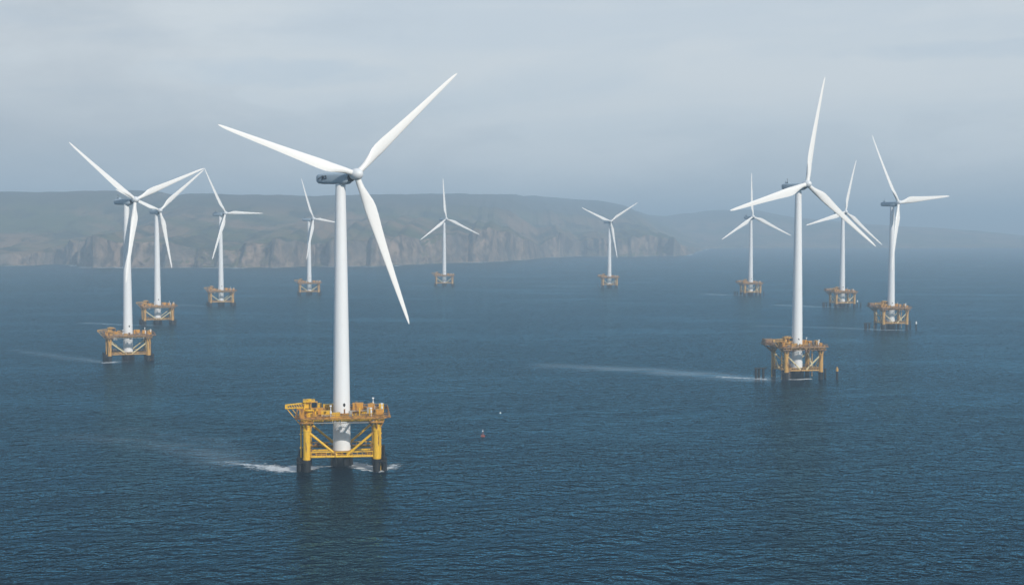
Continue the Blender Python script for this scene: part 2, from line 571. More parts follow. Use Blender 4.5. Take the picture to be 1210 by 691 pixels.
# cliff: steep face whose width and ledges vary
wdt = (12 + 46 * np.clip(fbm(col_x / 70, col_x * 0 + 2.2, 31, 3) - 0.30, 0, 1) - 0.12 * z1)[None, :]
talus = sstep(0.5, 0.66, fbm(col_x / 150, col_x * 0 + 1.7, 47, 2))[None, :]
wdt = np.clip(wdt - 0.25 * z0[None, :] + 24 * talus, 9, 60)
streak = (fbm(CX / 9, V / 30, 41, 3) - 0.5) * 9
face = np.clip((V + streak * sstep(2, 12, V) * (1 - sstep(60, 78, V))) / wdt, -0.3, 1)
prof = np.where(face < 0, face * 0.6, sstep(0, 1, face) * 0.55 + face * 0.45)
prof = np.clip(prof, -0.2, 1)
yshift = (1 - sstep(30, 900, V)) * wob[None, :]
Yt = Yg - yshift + ((fbm(CX / 11, V / 9, 55, 3) - 0.5) * 9 + (fbm(CX / 34, V / 16, 57, 3) - 0.5) * 34) * (1 - sstep(55, 80, V)) * sstep(-2, 6, V)
rt = np.interp(col_x, [-3600, -1957, -900, -240, 115, 400, 700, 950, 1500, 4600], [1250, 1250, 1500, 2400, 3000, 3000, 2800, 1900, 1850, 1800])[None, :]
tt = np.clip((V - 40) / (rt - 40), 0, 1)
rise = tt ** 1.15 * 0.55 + sstep(0, 1, tt) * 0.45
und = (fbm(CX / 620, Yt / 420, 61, 4) - 0.5) * 95 * sstep(60, 700, V) * (1 - 0.75 * sstep(1100, 1900, V))
und += (fbm(CX / 120, Yt / 90, 66, 3) - 0.5) * 9 * sstep(40, 250, V)
und *= np.clip(rt / 1900, 0.5, 1.0)
und *= np.clip(hr[None, :] / 140, 0.1, 1)
back = sstep(1.0, 2.4, V / rt) * 60
Zt = prof * hc[None, :] + (hr - hc)[None, :] * rise + und - back * np.clip(hr[None, :] / 200, 0, 1)
Zt = np.where(V <= -3, -6, Zt)
Zt = np.where((V > 20) & (Zt < 1.5), 1.5, Zt)

m_land, t, b, o = pbr('moorland_and_rock')
geo = t.n('ShaderNodeNewGeometry')
sepn = t.n('ShaderNodeSeparateXYZ')
t.l(geo.outputs['Normal'], sepn.inputs[0])
pos = t.n('ShaderNodeTexCoord').outputs['Object']
big = t.noise(pos, 0.0032, 6, 0.6, 0.4)
mid = t.noise(t.mapping(pos, scale=(1, 0.6, 1)), 0.011, 6, 0.6)
fine = t.noise(pos, 0.06, 5, 0.65)
strat = t.noise(t.mapping(pos, scale=(0.030, 0.030, 0.022)), 1.0, 8, 0.7, 0.5)
grass = t.mix(t.remap(big, 0.40, 0.60), (0.075, 0.090, 0.030), (0.23, 0.145, 0.08))
grass = t.mix(t.remap(mid, 0.48, 0.62), grass, (0.028, 0.036, 0.018))
grass = t.mix(t.remap(fine, 0.4, 0.75, 0, 0.5), grass, (0.15, 0.125, 0.065))
rock = t.mix(t.remap(strat, 0.36, 0.64), (0.055, 0.047, 0.042), (0.33, 0.235, 0.165))  # cliff shade and lit faces mixed into the rock's own mottled tones
rock = t.mix(t.remap(mid, 0.45, 0.65, 0, 0.75), rock, (0.12, 0.108, 0.095))
rock = t.mix(t.remap(fine, 0.52, 0.68, 0, 0.6), rock, (0.075, 0.078, 0.04))
rockm = t.math('ADD', sepn.outputs['Z'], t.math('MULTIPLY', t.math('SUBTRACT', fine, 0.5), 0.5))
sepp = t.n('ShaderNodeSeparateXYZ')
t.l(pos, sepp.inputs[0])
high = t.math('ADD', sepp.outputs['Z'], t.math('MULTIPLY', t.math('SUBTRACT', big, 0.5), 160))
grass = t.mix(t.remap(high, 130, 175, 0, 0.8), grass, (0.075, 0.070, 0.050))
colr = t.mix(t.remap(rockm, 0.60, 0.80), rock, grass)
t.l(colr, b.inputs['Base Color'])
b.inputs['Roughness'].default_value = 0.9
b.inputs['Specular IOR Level'].default_value = 0.15
bp = t.n('ShaderNodeBump')
bp.inputs['Distance'].default_value = 5.0
bp.inputs['Strength'].default_value = 0.7
t.l(t.math('ADD', strat, fine), bp.inputs['Height'])
t.l(bp.outputs[0], b.inputs['Normal'])
tag(link('hills', grid_mesh('hills', CX, Yt, Zt, m_land)), kind='structure')

# surf: a broken ribbon of foam where the swell meets the cliff foot
m_surf, t, b, o = pbr('surf_foam')
pos = t.n('ShaderNodeTexCoord').outputs['Object']
patch = t.noise(t.mapping(pos, scale=(0.012, 0.012, 1)), 1.0, 3, 0.6)
brk = t.noise(t.mapping(pos, scale=(0.10, 0.16, 1)), 1.0, 6, 0.7)
d = t.n('ShaderNodeBsdfDiffuse')
d.inputs['Color'].default_value = (0.75, 0.78, 0.78, 1)
tr = t.n('ShaderNodeBsdfTransparent')
ms = t.n('ShaderNodeMixShader')
t.l(t.math('MULTIPLY', t.remap(patch, 0.46, 0.60), t.remap(brk, 0.42, 0.56)), ms.inputs[0])
t.l(tr.outputs[0], ms.inputs[1])
t.l(d.outputs[0], ms.inputs[2])
t.l(ms.outputs[0], o.inputs[0])
sel = (col_x > -1500) & (col_x < 1100)
xs, yf = col_x[sel], (cy - wob)[sel]
yf = np.minimum.reduce([np.roll(yf, k_) for k_ in (-3, -2, -1, 0, 1, 2, 3)])
wid = 26 + 50 * fbm(xs / 80, xs * 0 + 4, 91, 2)
tag(link('surf', grid_mesh('surf', np.stack([xs] * 3), np.stack([yf - wid, yf - 3, yf + 30]), np.full((3, len(xs)), 0.25), m_surf)), kind='stuff')

# haze: one closed box of pale even air round the camera, the sea and the land
m_haze = bpy.data.materials.new('haze_air')
m_haze.use_nodes = True
t = NT(m_haze.node_tree)
o = t.n('ShaderNodeOutputMaterial')
pv = t.n('ShaderNodeVolumePrincipled')
pv.inputs['Color'].default_value = (0.64, 0.84, 1.0, 1)
pv.inputs['Density'].default_value = 0.00025
pv.inputs['Anisotropy'].default_value = 0.0
t.l(pv.outputs[0], o.inputs['Volume'])
hz = link('haze', MB().box((0, 13500, 144), (64000, 37000, 296)).mesh('haze', m_haze, smooth=False))
tag(hz, kind='stuff')

# ------------------------------------------------------------------ wind turbines
def blade_mesh():
    """55 m blade along +Z, rotor normal towards -Y (upwind), trailing edge to +X seen from upwind with Z up -> -X"""
    R = 55.0
    st = [(0.0, 2.1, 1.0, 20), (0.035, 2.1, 0.98, 20), (0.07, 2.35, 0.80, 19), (0.12, 3.1, 0.55, 16), (0.17, 3.9, 0.40, 13), (0.21, 4.25, 0.33, 11), (0.27, 4.1, 0.29, 9),
          (0.36, 3.55, 0.25, 6.5), (0.47, 3.0, 0.22, 4.5), (0.58, 2.5, 0.20, 3), (0.70, 2.05, 0.18, 1.8), (0.81, 1.65, 0.17, 1), (0.90, 1.3, 0.16, 0.4), (0.955, 0.98, 0.15, 0),
          (0.985, 0.6, 0.14, 0), (1.0, 0.18, 0.14, 0)]
    n = 20
    rings = []
    for s_, ch, th, tw in st:
        z = 1.2 + s_ * (R - 1.2)
        w_ = min(1, max(0, (s_ - 0.03) / 0.15))
        w_ = w_ * w_ * (3 - 2 * w_)
        ring = []
        ct, sn = math.cos(math.radians(tw + 4)), math.sin(math.radians(tw + 4))
        for i in range(n):
            a = 2 * math.pi * i / n
            u = (1 - math.cos(a)) / 2
            sgn = 1 if a <= math.pi else -1
            yt = 5 * th * (0.2969 * math.sqrt(u) - 0.126 * u - 0.3516 * u * u + 0.2843 * u ** 3 - 0.1036 * u ** 4)
            ax_, ay_ = (u - 0.30) * ch, sgn * yt * ch * (1.15 if sgn > 0 else 0.85)
            cx_, cy_ = -math.cos(a) * ch / 2, math.sin(a) * ch / 2
            x, y = cx_ * (1 - w_) + ax_ * w_, cy_ * (1 - w_) + ay_ * w_
            ring.append((-(x * ct + y * sn), (-x * sn + y * ct) - 1.6 * s_ ** 2, z))
        rings.append(ring)
    return MB().loft(rings).mesh('blade', M['blade'], angle=60)


def nacelle_mesh():
    """axis along +X (towards the hub), origin on the tower axis at shaft height"""
    st = [(-10.6, 0.70, 0.62, 0.05), (-10.3, 1.35, 1.25, 0.0), (-9.5, 1.72, 1.62, -0.02), (-8.0, 1.85, 1.78, -0.05), (-3.0, 1.95, 1.85, -0.12), (1.5, 1.95, 1.95, -0.25), (3.2, 1.85, 1.85, -0.2), (4.1, 1.55, 1.55, -0.05), (4.5, 1.25, 1.25, 0)]
    rings = []
    for x, hy, hz_, dz in st:
        ring = []
        for i in range(28):
            a = 2 * math.pi * i / 28
            c, s_ = math.cos(a), math.sin(a)
            p = 0.5
            ring.append((x, math.copysign(abs(c) ** p, c) * hy, dz + math.copysign(abs(s_) ** p, s_) * hz_))
        rings.append(ring)
    return MB().loft(rings).mesh('nacelle', M['nacelle'], angle=50)


ME_BLADE = blade_mesh()
ME_NAC = nacelle_mesh()
ME_HUB = None
hb = MB()
prof = [(1.45, -2.3), (1.75, -1.6), (2.0, -0.6), (2.05, 0.3), (1.9, 1.2), (1.5, 2.0), (0.9, 2.55), (0.3, 2.8), (0.02, 2.83)]
hb.lathe(prof, 32)
ME_HUB = hb.mesh('hub', M['hub'], angle=60)
# main-shaft collar, vents, weather mast and cooler on the nacelle
mm = MB().box((-7.6, 0.5, 2.15), (2.2, 1.8, 0.9))
for yy in (-0.55, 0.95):
    mm.tube((-8.4, yy, 1.6), (-8.4, yy, 3.5), 0.07, n=6)
mm.tube((-8.4, -0.55, 3.4), (-8.4, 0.95, 3.4), 0.05, n=6)
ME_COOL = mm.mesh('cooler', M['nacelle'])
ME_MAST = MB().tube((-6.6, -0.9, 1.5), (-6.6, -0.9, 4.0), 0.08, n=6).box((-6.6, -0.9, 4.0), (0.7, 0.1, 0.1)).tube((-6.9, -0.9, 4.0), (-6.9, -0.9, 4.35), 0.12, n=6).mesh('weather_mast', M['dark'])
ME_COLLAR = MB().loft([[(x, 1.28 * math.cos(2 * math.pi * i / 24), 1.28 * math.sin(2 * math.pi * i / 24)) for i in range(24)] for x in (4.3, 5.4)]).mesh('shaft_collar', M['dark'])
# swoosh mark: a slanted dark wing on the camera side (-Y) of the nacelle
sw = MB()
pts = [(-9.2, -0.30), (-8.2, 0.30), (-7.3, 0.62), (-7.75, 0.22), (-8.3, -0.02), (-8.75, -0.38)]
sw.add([(x, y_, z) for y_ in (-1.97, -1.80) for x, z in pts], [(0, 1, 2, 3, 4, 5), tuple(range(11, 5, -1))] + [(i, (i + 1) % 6, 6 + (i + 1) % 6, 6 + i) for i in range(6)])
ME_SWOOSH = sw.mesh('emblem', M['ink'], smooth=False)
fc = bpy.data.curves.new('lettering', 'FONT')
fc.body = 'JKS'
fc.size = 1.75
fc.extrude = 0.04
fc.offset = 0.03
ft = bpy.data.objects.new('lettering', fc)
COL.objects.link(ft)
bpy.context.view_layer.update()
ME_TEXT = bpy.data.meshes.new_from_object(ft.evaluated_get(bpy.context.evaluated_depsgraph_get()))
ME_TEXT.name = 'lettering'
ME_TEXT.materials.clear()
ME_TEXT.materials.append(M['ink'])
bpy.data.objects.remove(ft)


def tower_mesh(h, foot=4.9):
    mb = MB()
    z0, z1 = foot, h - 2.95
    prof = []
    N = 30
    fl = [0.20, 0.45, 0.72]
    for i in range(N + 1):
        u = i / N
        prof.append((3.0 - 0.55 * u - 0.75 * u ** 1.6, z0 + (z1 - z0) * u))
    mb.lathe(prof, 48)
    for u in fl:                                                       # flange seams
        r = 3.0 - 0.55 * u - 0.75 * u ** 1.6
        z = z0 + (z1 - z0) * u
        mb.lathe([(r - 0.02, z - 0.10), (r + 0.035, z - 0.08), (r + 0.035, z + 0.08), (r - 0.02, z + 0.10)], 48, caps=False)
    return mb.mesh('tower', M['tower'], angle=40)


def platform_kit(style, near=True):
    """list of (name, parent index or None, mesh): everything in metres round the tower axis, front towards -Y"""
    rng = random.Random({'clean': 11, 'rusty': 23, 'worn_hazed': 37}[style])
    kit = []
    A = style != 'rusty'
    T1_ = style == 'clean'
    wv = 11.6 if A else 9.9
    YEL, DK = (M['yellow'], M['deckpaint']) if T1_ else (M['amber'], M['rustdeck'])  # all but the nearest platform take the haze-tinted worn paints
    BRC = M['yellow'] if T1_ else M['cream']
    zf, zd = 5.0, 18.2                                                  # lower frame, deck top
    add = lambda name, mb, mat, par=None, **kw: (kit.append((name, par, mb.mesh(name, mat, **kw))), len(kit) - 1)[1]
    # dark foundation under the tower
    fnd = MB().lathe([(3.3, -8), (3.3, 4.3), (3.05, 4.6), (3.05, 4.9)], 32)
    fi = add('foundation', fnd, M['pile'])
    fb = MB()
    for i in range(8):
        a = math.pi / 4 * i + 0.2
        fb.tube((3.6 * math.cos(a), 3.6 * math.sin(a), -4), (3.6 * math.cos(a), 3.6 * math.sin(a), 3.6), 0.32, n=8)
    add('fender', fb, M['pile'], fi)
    # legs
    for sx_, sy_ in ((-1, -1), (1, -1), (1, 1), (-1, 1)):
        x, y = sx_ * wv, sy_ * wv
        lg = MB().tube((x, y, 3.6), (x, y, zd - 1.0), 1.2, n=24)
        for z, r, h in ((4.2, 1.38, 0.35), (8.3, 1.25, 0.12), (11.6, 1.25, 0.12), (13.6, 1.35, 0.5), (15.3, 1.45, 0.35)):
            lg.tube((x, y, z), (x, y, z + h), r, n=24)
        li = add('leg', lg, YEL)
        add('pile', MB().tube((x, y, -8), (x, y, 4.0), 1.3, n=20).tube((x, y, 3.2), (x, y, 3.9), 1.45, n=20), M['pile'], li)
        if A or (sx_, sy_) == (-1, -1):
            fd_ = MB()
            spots = [(1.9, 1.6), (2.7, 0.5), (2.6, -0.9), (1.5, 2.6), (0.2, 2.3), (3.3, 1.7)] if A else [(1.7, 0.6), (1.5, -0.9), (0.4, 1.8)]
            for dx, dy in spots:
                top = 4.6 + rng.uniform(-0.6, 0.9)
                px, py = x + sx_ * dx * 0.95, y - sy_ * 0.3 + dy * (0.8 if sy_ < 0 else -0.8) * 0.6
                fd_.tube((px, py, -6), (px, py, top), 0.34, n=8)
                fd_.tube((px, py, top - 1.6), (x, y, top - 1.6), 0.16, n=6)
            fd_.box((x + sx_ * 1.7, y, 3.3), (3.4, 3.0, 0.3))
            add('fender_cluster', fd_, M['pile'], li)
    # lower frame: beams leg to leg, grating, tower ties
    lf = MB()
    for s_ in (-1, 1):
        for z in (zf, zf + 1.5):
            lf.tube((-wv, s_ * wv, z), (wv, s_ * wv, z), 0.38 if z == zf else 0.16, n=12)
            lf.tube((s_ * wv, -wv, z + 0.02), (s_ * wv, wv, z + 0.02), 0.38 if z == zf else 0.16, n=12)
        for i in range(13):
            x = -wv + 1.4 + (2 * wv - 2.8) * i / 12
            lf.tube((x, s_ * wv, zf), (x, s_ * wv, zf + 1.5), 0.09, n=6)
            lf.tube((s_ * wv, x, zf), (s_ * wv, x, zf + 1.5), 0.09, n=6)
    for s_ in (-1, 1):
        lf.beam((s_ * 2.4, -wv + 0.4, zf + 0.1), (s_ * 2.4, wv - 0.4, zf + 0.1), 0.5, 0.6)
        lf.beam((-wv + 0.4, s_ * 2.4, zf + 0.15), (wv - 0.4, s_ * 2.4, zf + 0.15), 0.5, 0.55)
    add('lower_frame', lf, YEL)
    wk = MB()
    for s_ in (-1, 1):
        wk.box((0, s_ * (wv - 0.95), zf + 0.55), (2 * wv - 2.4, 1.2, 0.12))
        wk.box((s_ * (wv - 0.95), 0, zf + 0.56), (1.2, 2 * wv - 4.6, 0.12))
    wk.box((0, 0, zf + 0.5), (7.6, 7.6, 0.18))
    for i in range(16):
        x, y = rng.uniform(-wv + 2, wv - 2), rng.choice((-1, 1)) * (wv - 0.9)
        wk.box((x, y, zf + 0.95), (rng.uniform(0.5, 1.6), 0.7, rng.uniform(0.4, 0.9)))
    add('walkway', wk, DK)
    # V braces on each face
    for i in range(4):
        c, s_ = (1, 0, -1, 0)[i], (0, 1, 0, -1)[i]
        for e in (-1, 1):
            p0 = Vector((e * wv, -wv, 13.8))
            p1 = Vector((e * 1.6, -wv + 0.15, zf + 0.35))
            d_ = (p1 - p0).normalized()
            rr = Matrix.Rotation(math.pi / 2 * i, 3, 'Z')
            add('brace', MB().tube(rr @ (p0 + d_ * 1.2), rr @ (p1 - d_ * 0.1), 0.42, n=12), BRC)
    # deck
    o_ = 14.0 if A else 12.2
    ol, orr = o_ + 1.4, o_ + 2.2
    pts = [(-ol, -o_ + 1.5), (-ol + 1.5, -o_), (orr - 2.5, -o_), (orr, -o_ + 3), (orr, o_ - 3), (orr - 2, o_), (-ol + 2, o_), (-ol, o_ - 2)]
    n_ = len(pts)
    hole = [(3.5 * math.cos(2 * math.pi * i / 24), 3.5 * math.sin(2 * math.pi * i / 24)) for i in range(24)]
    dk = MB()
    def span(x):                                                        # extent of the deck outline at x
        ys = []
        for j in range(n_):
            (x0, y0), (x1, y1) = pts[j], pts[(j + 1) % n_]
            if abs(x1 - x0) > 1e-6 and min(x0, x1) - 1e-6 <= x <= max(x0, x1) + 1e-6:
                ys.append(y0 + (y1 - y0) * (x - x0) / (x1 - x0))
        return (min(ys), max(ys)) if ys else None
    x = -ol + 0.3
    while x < orr - 0.1:                                                 # open grating: bars with gaps between
        sp = span(x)
        if sp:
            if abs(x) < 3.5:
                c_ = math.sqrt(3.5 ** 2 - x * x)
                for a_, b2 in ((sp[0], -c_), (c_, sp[1])):
                    dk.box((x, (a_ + b2) / 2, zd - 0.05), (0.13, b2 - a_, 0.06))
            else:
                dk.box((x, (sp[0] + sp[1]) / 2, zd - 0.05), (0.13, sp[1] - sp[0], 0.06))
        x += 0.70
    for j in range(n_):
        a_, b2 = Vector((*pts[j], zd - 0.18)), Vector((*pts[(j + 1) % n_], zd - 0.18))
        dk.beam(a_, b2, 0.35, 0.40)
    for off in (-9.2, -6.1, 6.3, 9.4):
        off = off * o_ / 14
        dk.box((0, off, zd - 0.13), (2 * o_ - 1.0, 0.25, 0.07))
    for x, y, sx2, sy2 in ((-8.5, -8, 8, 8), (7, 8, 9, 5), (-5, 6, 8, 4)):
        dk.box((x * o_ / 14, y * o_ / 14, zd - 0.0), (sx2, sy2, 0.03))
    dk.lathe([(3.5, zd - 0.2), (3.75, zd - 0.2), (3.75, zd + 0.25), (3.5, zd + 0.25), (3.5, zd - 0.2)], 24, caps=False)
    di = add('deck', dk, DK, smooth=False)
    gd = MB()
    for s_ in (-1, 1):
        for off, h in ((wv, 1.1), (wv * 0.42, 0.6)):
            gd.beam((-o_ + 0.6, s_ * off, zd - 0.36 - h / 2), (o_ + 0.2, s_ * off, zd - 0.36 - h / 2), 0.55, h)
            gd.beam((s_ * off, -o_ + 0.7, zd - 0.38 - h / 2), (s_ * off, o_ - 0.7, zd - 0.38 - h / 2), 0.5, h)
    for i in range(9):
        x = -o_ + 1.6 + (2 * o_ - 3.2) * i / 8
        gd.beam((x, -o_ + 0.1, zd - 0.72), (x, -wv, zd - 0.72), 0.25, 0.6)
    add('girder', gd, YEL, di, smooth=False)
    # boxes, drip trays and pipes hung under the deck edge, one part each
    for i in range(26 if near else 8):
        x, y = rng.uniform(-o_ + 1, o_ - 1), rng.choice((-1, 1, -1)) * rng.uniform(wv - 2.5, o_ - 0.6)
        h = rng.uniform(0.6, 2.1)
        add('hung_box', MB().box((x, y, zd - 0.9 - h / 2), (rng.uniform(0.25, 1.0), rng.uniform(0.25, 0.9), h)), M['steel'] if A else M['rustdeck'], di, smooth=False)
    for i in range(5 if near else 2):
        y = -o_ + 0.8 + i * 0.6
        add('pipe', MB().tube((-o_ + 2, y, zd - 1.7 - 0.1 * i), (o_ - 2, y, zd - 1.75 - 0.05 * i), 0.14, n=6), M['steel'] if A else M['rustdeck'], di)
    # railing
    rl = MB()
    ring = [Vector((x, y, 0)) for x, y in pts]
    for i in range(n_):
        a, b_ = ring[i] * 0.985, ring[(i + 1) % n_] * 0.985
        L = (b_ - a).length
        for z in (0.6, 1.25):
            rl.tube(a + Vector((0, 0, zd + z)), b_ + Vector((0, 0, zd + z)), 0.085, n=6)
        m_ = max(1, int(L / 1.9))
        for q in range(m_):
            p = a.lerp(b_, q / m_)
            rl.tube((p.x, p.y, zd - 0.02), (p.x, p.y, zd + 1.3), 0.085, n=6)
        rl.beam(a + Vector((0, 0, zd + 0.16)), b_ + Vector((0, 0, zd + 0.16)), 0.06, 0.3)
    add('railing', rl, DK, di)
    # deck equipment
    for sx_ in (-1, 1):                                                 # heavy brackets that spread from the leg tops to the deck
        for sy_ in (-1, 1):
            bk = MB()
            for dx, dy in ((2.3, 0), (-2.3, 0), (0, 2.3), (0, -2.3)):
                bk.tube((sx_ * wv + dx * 0.35, sy_ * wv + dy * 0.35, zd - 4.2), (sx_ * wv + dx, sy_ * wv + dy, zd - 1.6), 0.3, n=8)
            bk.box((sx_ * wv, sy_ * wv, zd - 1.5), (4.6, 4.6, 0.5))
            add('bracket', bk, DK, di)
    eq = [((5.6, 4.2), (3.6, 2.4, 2.6), 'orange'), ((12.8, -5.6), (2.3, 2.0, 1.5), 'orange'), ((-2.0, -10.8), (2.6, 1.4, 1.2), 'box'), ((-5.2, -8.3), (3.2, 1.7, 1.6), 'box'),
          ((-4.2, 6.0), (4.2, 2.2, 2.1), 'box'), ((10.2, 5.6), (2.2, 3.4, 2.0), 'orange'), ((-8.6, 2.0), (2.2, 3.0, 2.4), 'box'), ((-7.0, -3.6), (2.0, 2.0, 2.0), 'orange'), ((-11.2, -2.2), (2.6, 3.2, 3.0), 'box'), ((-13.2, -10.8), (1.6, 2.0, 2.5), 'orange'), ((13.6, 2.0), (1.6, 3.0, 2.4), 'box')]
    for (x, y), (a, b_, h), kd in eq:
        x, y = x * o_ / 14, y * o_ / 14
        e = MB().box((x, y, zd + h / 2 + 0.15), (a, b_, h)).box((x, y, zd + h + 0.2), (a + 0.16, b_ + 0.16, 0.14)).box((x, y, zd + 0.08), (a + 0.2, b_ + 0.2, 0.16))
        for q in range(4):
            e.box((x - a / 2 + a * (q + 0.5) / 4, y - b_ / 2 - 0.04, zd + h / 2 + 0.2), (0.1, 0.1, h * 0.9))
        add('equipment_box', e, M['orange'] if kd == 'orange' else YEL, smooth=False)
    for i in range(44 if near else 14):
        x, y = rng.uniform(-o_ + 1, o_ - 0.5), rng.uniform(-o_ + 0.8, o_ - 1)
        if x * x + y * y < 22 or (x > -1 and y < -3 and rng.random() < 0.6): continue
        h = rng.uniform(0.6, 2.5)
        mt = M['steel'] if rng.random() < 0.35 else (YEL if rng.random() < 0.6 else DK)
        if rng.random() < 0.5: add('locker', MB().box((x, y, zd + h / 2), (rng.uniform(0.3, 1.3), rng.uniform(0.3, 1.1), h), rng.random()), mt, di, smooth=False)
        else:
            r_ = rng.uniform(0.15, 0.45)
            add('vent_pipe', MB().tube((x, y, zd), (x, y, zd + h), r_, n=10).tube((x, y, zd + h), (x, y, zd + h + 0.12), r_ * 1.3, n=10), mt, di)
    for i in range(7 if near else 2):
        x, y = rng.uniform(-o_ + 2, 2), rng.uniform(-o_ + 1, o_ - 2)
        add('pipe', MB().tube((x, y, zd + 0.5), (x + rng.uniform(3, 8), y, zd + 0.5), 0.14, n=6), M['steel'] if A else M['rustdeck'], di)
    # crane tower with cab in one corner, boom laid out over the side
    cx_, cy_ = (-o_ + 3.2, -o_ + 4.4)
    cr = MB().tube((cx_, cy_, zd), (cx_, cy_, zd + 2.2), 1.25, n=16).tube((cx_, cy_, zd + 2.2), (cx_, cy_, zd + 2.7), 2.3, n=20)
    for dx in (-1.6, 1.6):
        for dy in (-1.5, 1.5):
            cr.tube((cx_ + dx, cy_ + dy, zd + 2.6), (cx_ + dx * 0.8, cy_ + dy * 0.8, zd + 5.2), 0.22, n=8)
    cr.box((cx_, cy_, zd + 5.3), (3.9, 3.6, 0.4)).tube((cx_, cy_, zd + 5.4), (cx_, cy_, zd + 6.0), 0.8, n=12)
    cr.box((cx_ - 0.6, cy_ + 0.5, zd + 4.3), (2.0, 2.4, 2.6))
    for q in range(8):
        cr.tube((cx_ - 1.9 + q * 0.54, cy_ - 1.8, zd + 5.4), (cx_ - 1.9 + q * 0.54, cy_ - 1.8, zd + 6.2), 0.06, n=6)
    cr.tube((cx_ - 1.95, cy_ - 1.8, zd + 6.15), (cx_ + 1.95, cy_ - 1.8, zd + 6.15), 0.07, n=6)
    ci = add('crane', cr, YEL, smooth=True)
    add('cab', MB().box((cx_ + 1.7, cy_ - 0.9, zd + 4.0), (2.2, 2.2, 2.5)), M['orange'], ci, smooth=False)
    add('cab_window', MB().box((cx_ + 1.75, cy_ - 2.03, zd + 4.2), (1.8, 0.08, 1.6)).box((cx_ + 2.83, cy_ - 0.9, zd + 4.2), (0.08, 1.7, 1.6)), M['glass'], ci, smooth=False)
    bm = MB()
    b0, b1 = Vector((cx_ - 1.2, cy_, zd + 3.2)), Vector((-o_ - 4.6, cy_ - 0.6, zd + 3.0))
    for dy in (-0.8, 0.8):
        for dz in (0, 1.5):
            bm.tube(b0 + Vector((0, dy, dz)), b1 + Vector((0, dy * 0.6, dz * 0.75)), 0.17, n=6)
    for q in range(8):
        pa, pb = b0.lerp(b1, q / 8), b0.lerp(b1, (q + 1) / 8)
        for dy in (-0.8, 0.8):
            k_ = dy * (1 - 0.4 * q / 8)
            bm.tube(pa + Vector((0, k_, 0)), pb + Vector((0, k_, 1.35)), 0.1, n=6)
        bm.tube(pa + Vector((0, -0.7, 1.4)), pa + Vector((0, 0.7, 1.4)), 0.09, n=6)
    bm.box(b1 + Vector((0.3, 0, 0.6)), (0.9, 1.2, 1.2))
    bm.tube(b1 + Vector((0.4, 0, 0)), (-o_ + 0.4, cy_, zd - 2.8), 0.16, n=6)
    bm.tube(b1 + Vector((2.0, 0, 0)), (-o_ + 0.6, cy_ + 1, zd - 1.2), 0.14, n=6)
    add('boom', bm, YEL, ci)
    # lamp masts, risers, ladder
    for x, y, h in ((-3.6, -o_ + 1.0, 4.0), (o_ - 4.2, -o_ + 1.4, 3.0), (o_ - 0.3, -2.0, 3.2), (o_ - 3, o_ - 2.5, 3.6)):
        lm = MB().tube((x, y, zd), (x, y, zd + h), 0.12, n=8).box((x, y, zd + h), (0.7, 0.5, 0.4)).tube((x, y, zd + 1.4), (x, y, zd + 2.3), 0.3, n=8)
        add('lamp_mast', lm, M['white'])
    for x, y in ((-wv - 1.3, wv - 1), (-wv - 1.9, -wv + 1.5), (wv + 1.3, -wv + 1.2), (wv + 1.9, wv - 2), (wv + 1.2, wv - 4)):
        add('riser_pipe', MB().tube((x, y, -4), (x, y, zd - 0.6), 0.24, n=8).box((x, y, 8), (0.9, 0.5, 0.3)).box((x, y, 12.5), (0.9, 0.5, 0.3)), YEL)
    ld = MB()
    lx, ly = (-wv + 1.8, -wv - 0.4) if not A else (wv + 0.4, -wv + 2.6)
    for s_ in (-0.35, 0.35):
        ld.tube((lx + s_, ly, 0.5), (lx + s_, ly, zd), 0.08, n=6)
    for q in range(32):
        ld.tube((lx - 0.35, ly, 0.8 + q * 0.5), (lx + 0.35, ly, 0.8 + q * 0.5), 0.05, n=5)
    for q in range(9):
        ld.tube((lx, ly, 3 + q * 1.5), (lx, ly + 0.8, 3 + q * 1.5), 0.07, n=5)
    add('ladder', ld, M['steel'] if A else M['rustdeck'])
    if not A:                                                           # stair tower up one corner, equipment gallery over the far corner
        stp = MB()
        for q in range(5):
            z = 4.5 + q * 2.4
            x0, x1 = (-wv - 1.5, -wv + 1.6) if q % 2 else (-wv + 1.6, -wv - 1.5)
            stp.beam((x0, -wv + 2.2, z), (x1, -wv + 2.2, z + 2.4), 0.9, 0.25)
            stp.box((x1, -wv + 2.2, z + 2.4), (1.4, 2.0, 0.2))
            for dx in (-1.8, 1.8):
                stp.tube((-wv + dx, -wv + 3.2, z), (-wv + dx, -wv + 3.2, z + 2.4), 0.13, n=6)
        add('stair_tower', stp, M['rustdeck'])
        gl = MB().box((-o_ - 1.2, o_ - 4, zd + 0.4), (6.5, 8.0, 0.4)).box((-o_ - 1.4, o_ - 4, zd + 2.3), (5.2, 6.0, 2.2))
        for q in range(9):
            gl.tube((-o_ - 4.3, o_ - 7.8 + q * 0.95, zd + 0.5), (-o_ - 4.3, o_ - 7.8 + q * 0.95, zd + 1.7), 0.09, n=6)
        gl.tube((-o_ - 4.3, o_ - 7.8, zd + 1.7), (-o_ - 4.3, o_ - 0.2, zd + 1.7), 0.09, n=6)
        gl.tube((-o_ - 3.8, o_ - 6, zd + 0.2), (-wv, wv - 1, zd - 5), 0.25, n=8).tube((-o_ - 3.8, o_ - 2, zd + 0.2), (-wv, wv, zd - 5), 0.25, n=8)
        add('gallery', gl, M['rustdeck'], di)
    return kit


KITS = {(st_, nr_): platform_kit(st_, nr_) for st_ in ('clean', 'worn_hazed', 'rusty') for nr_ in (True, False)}

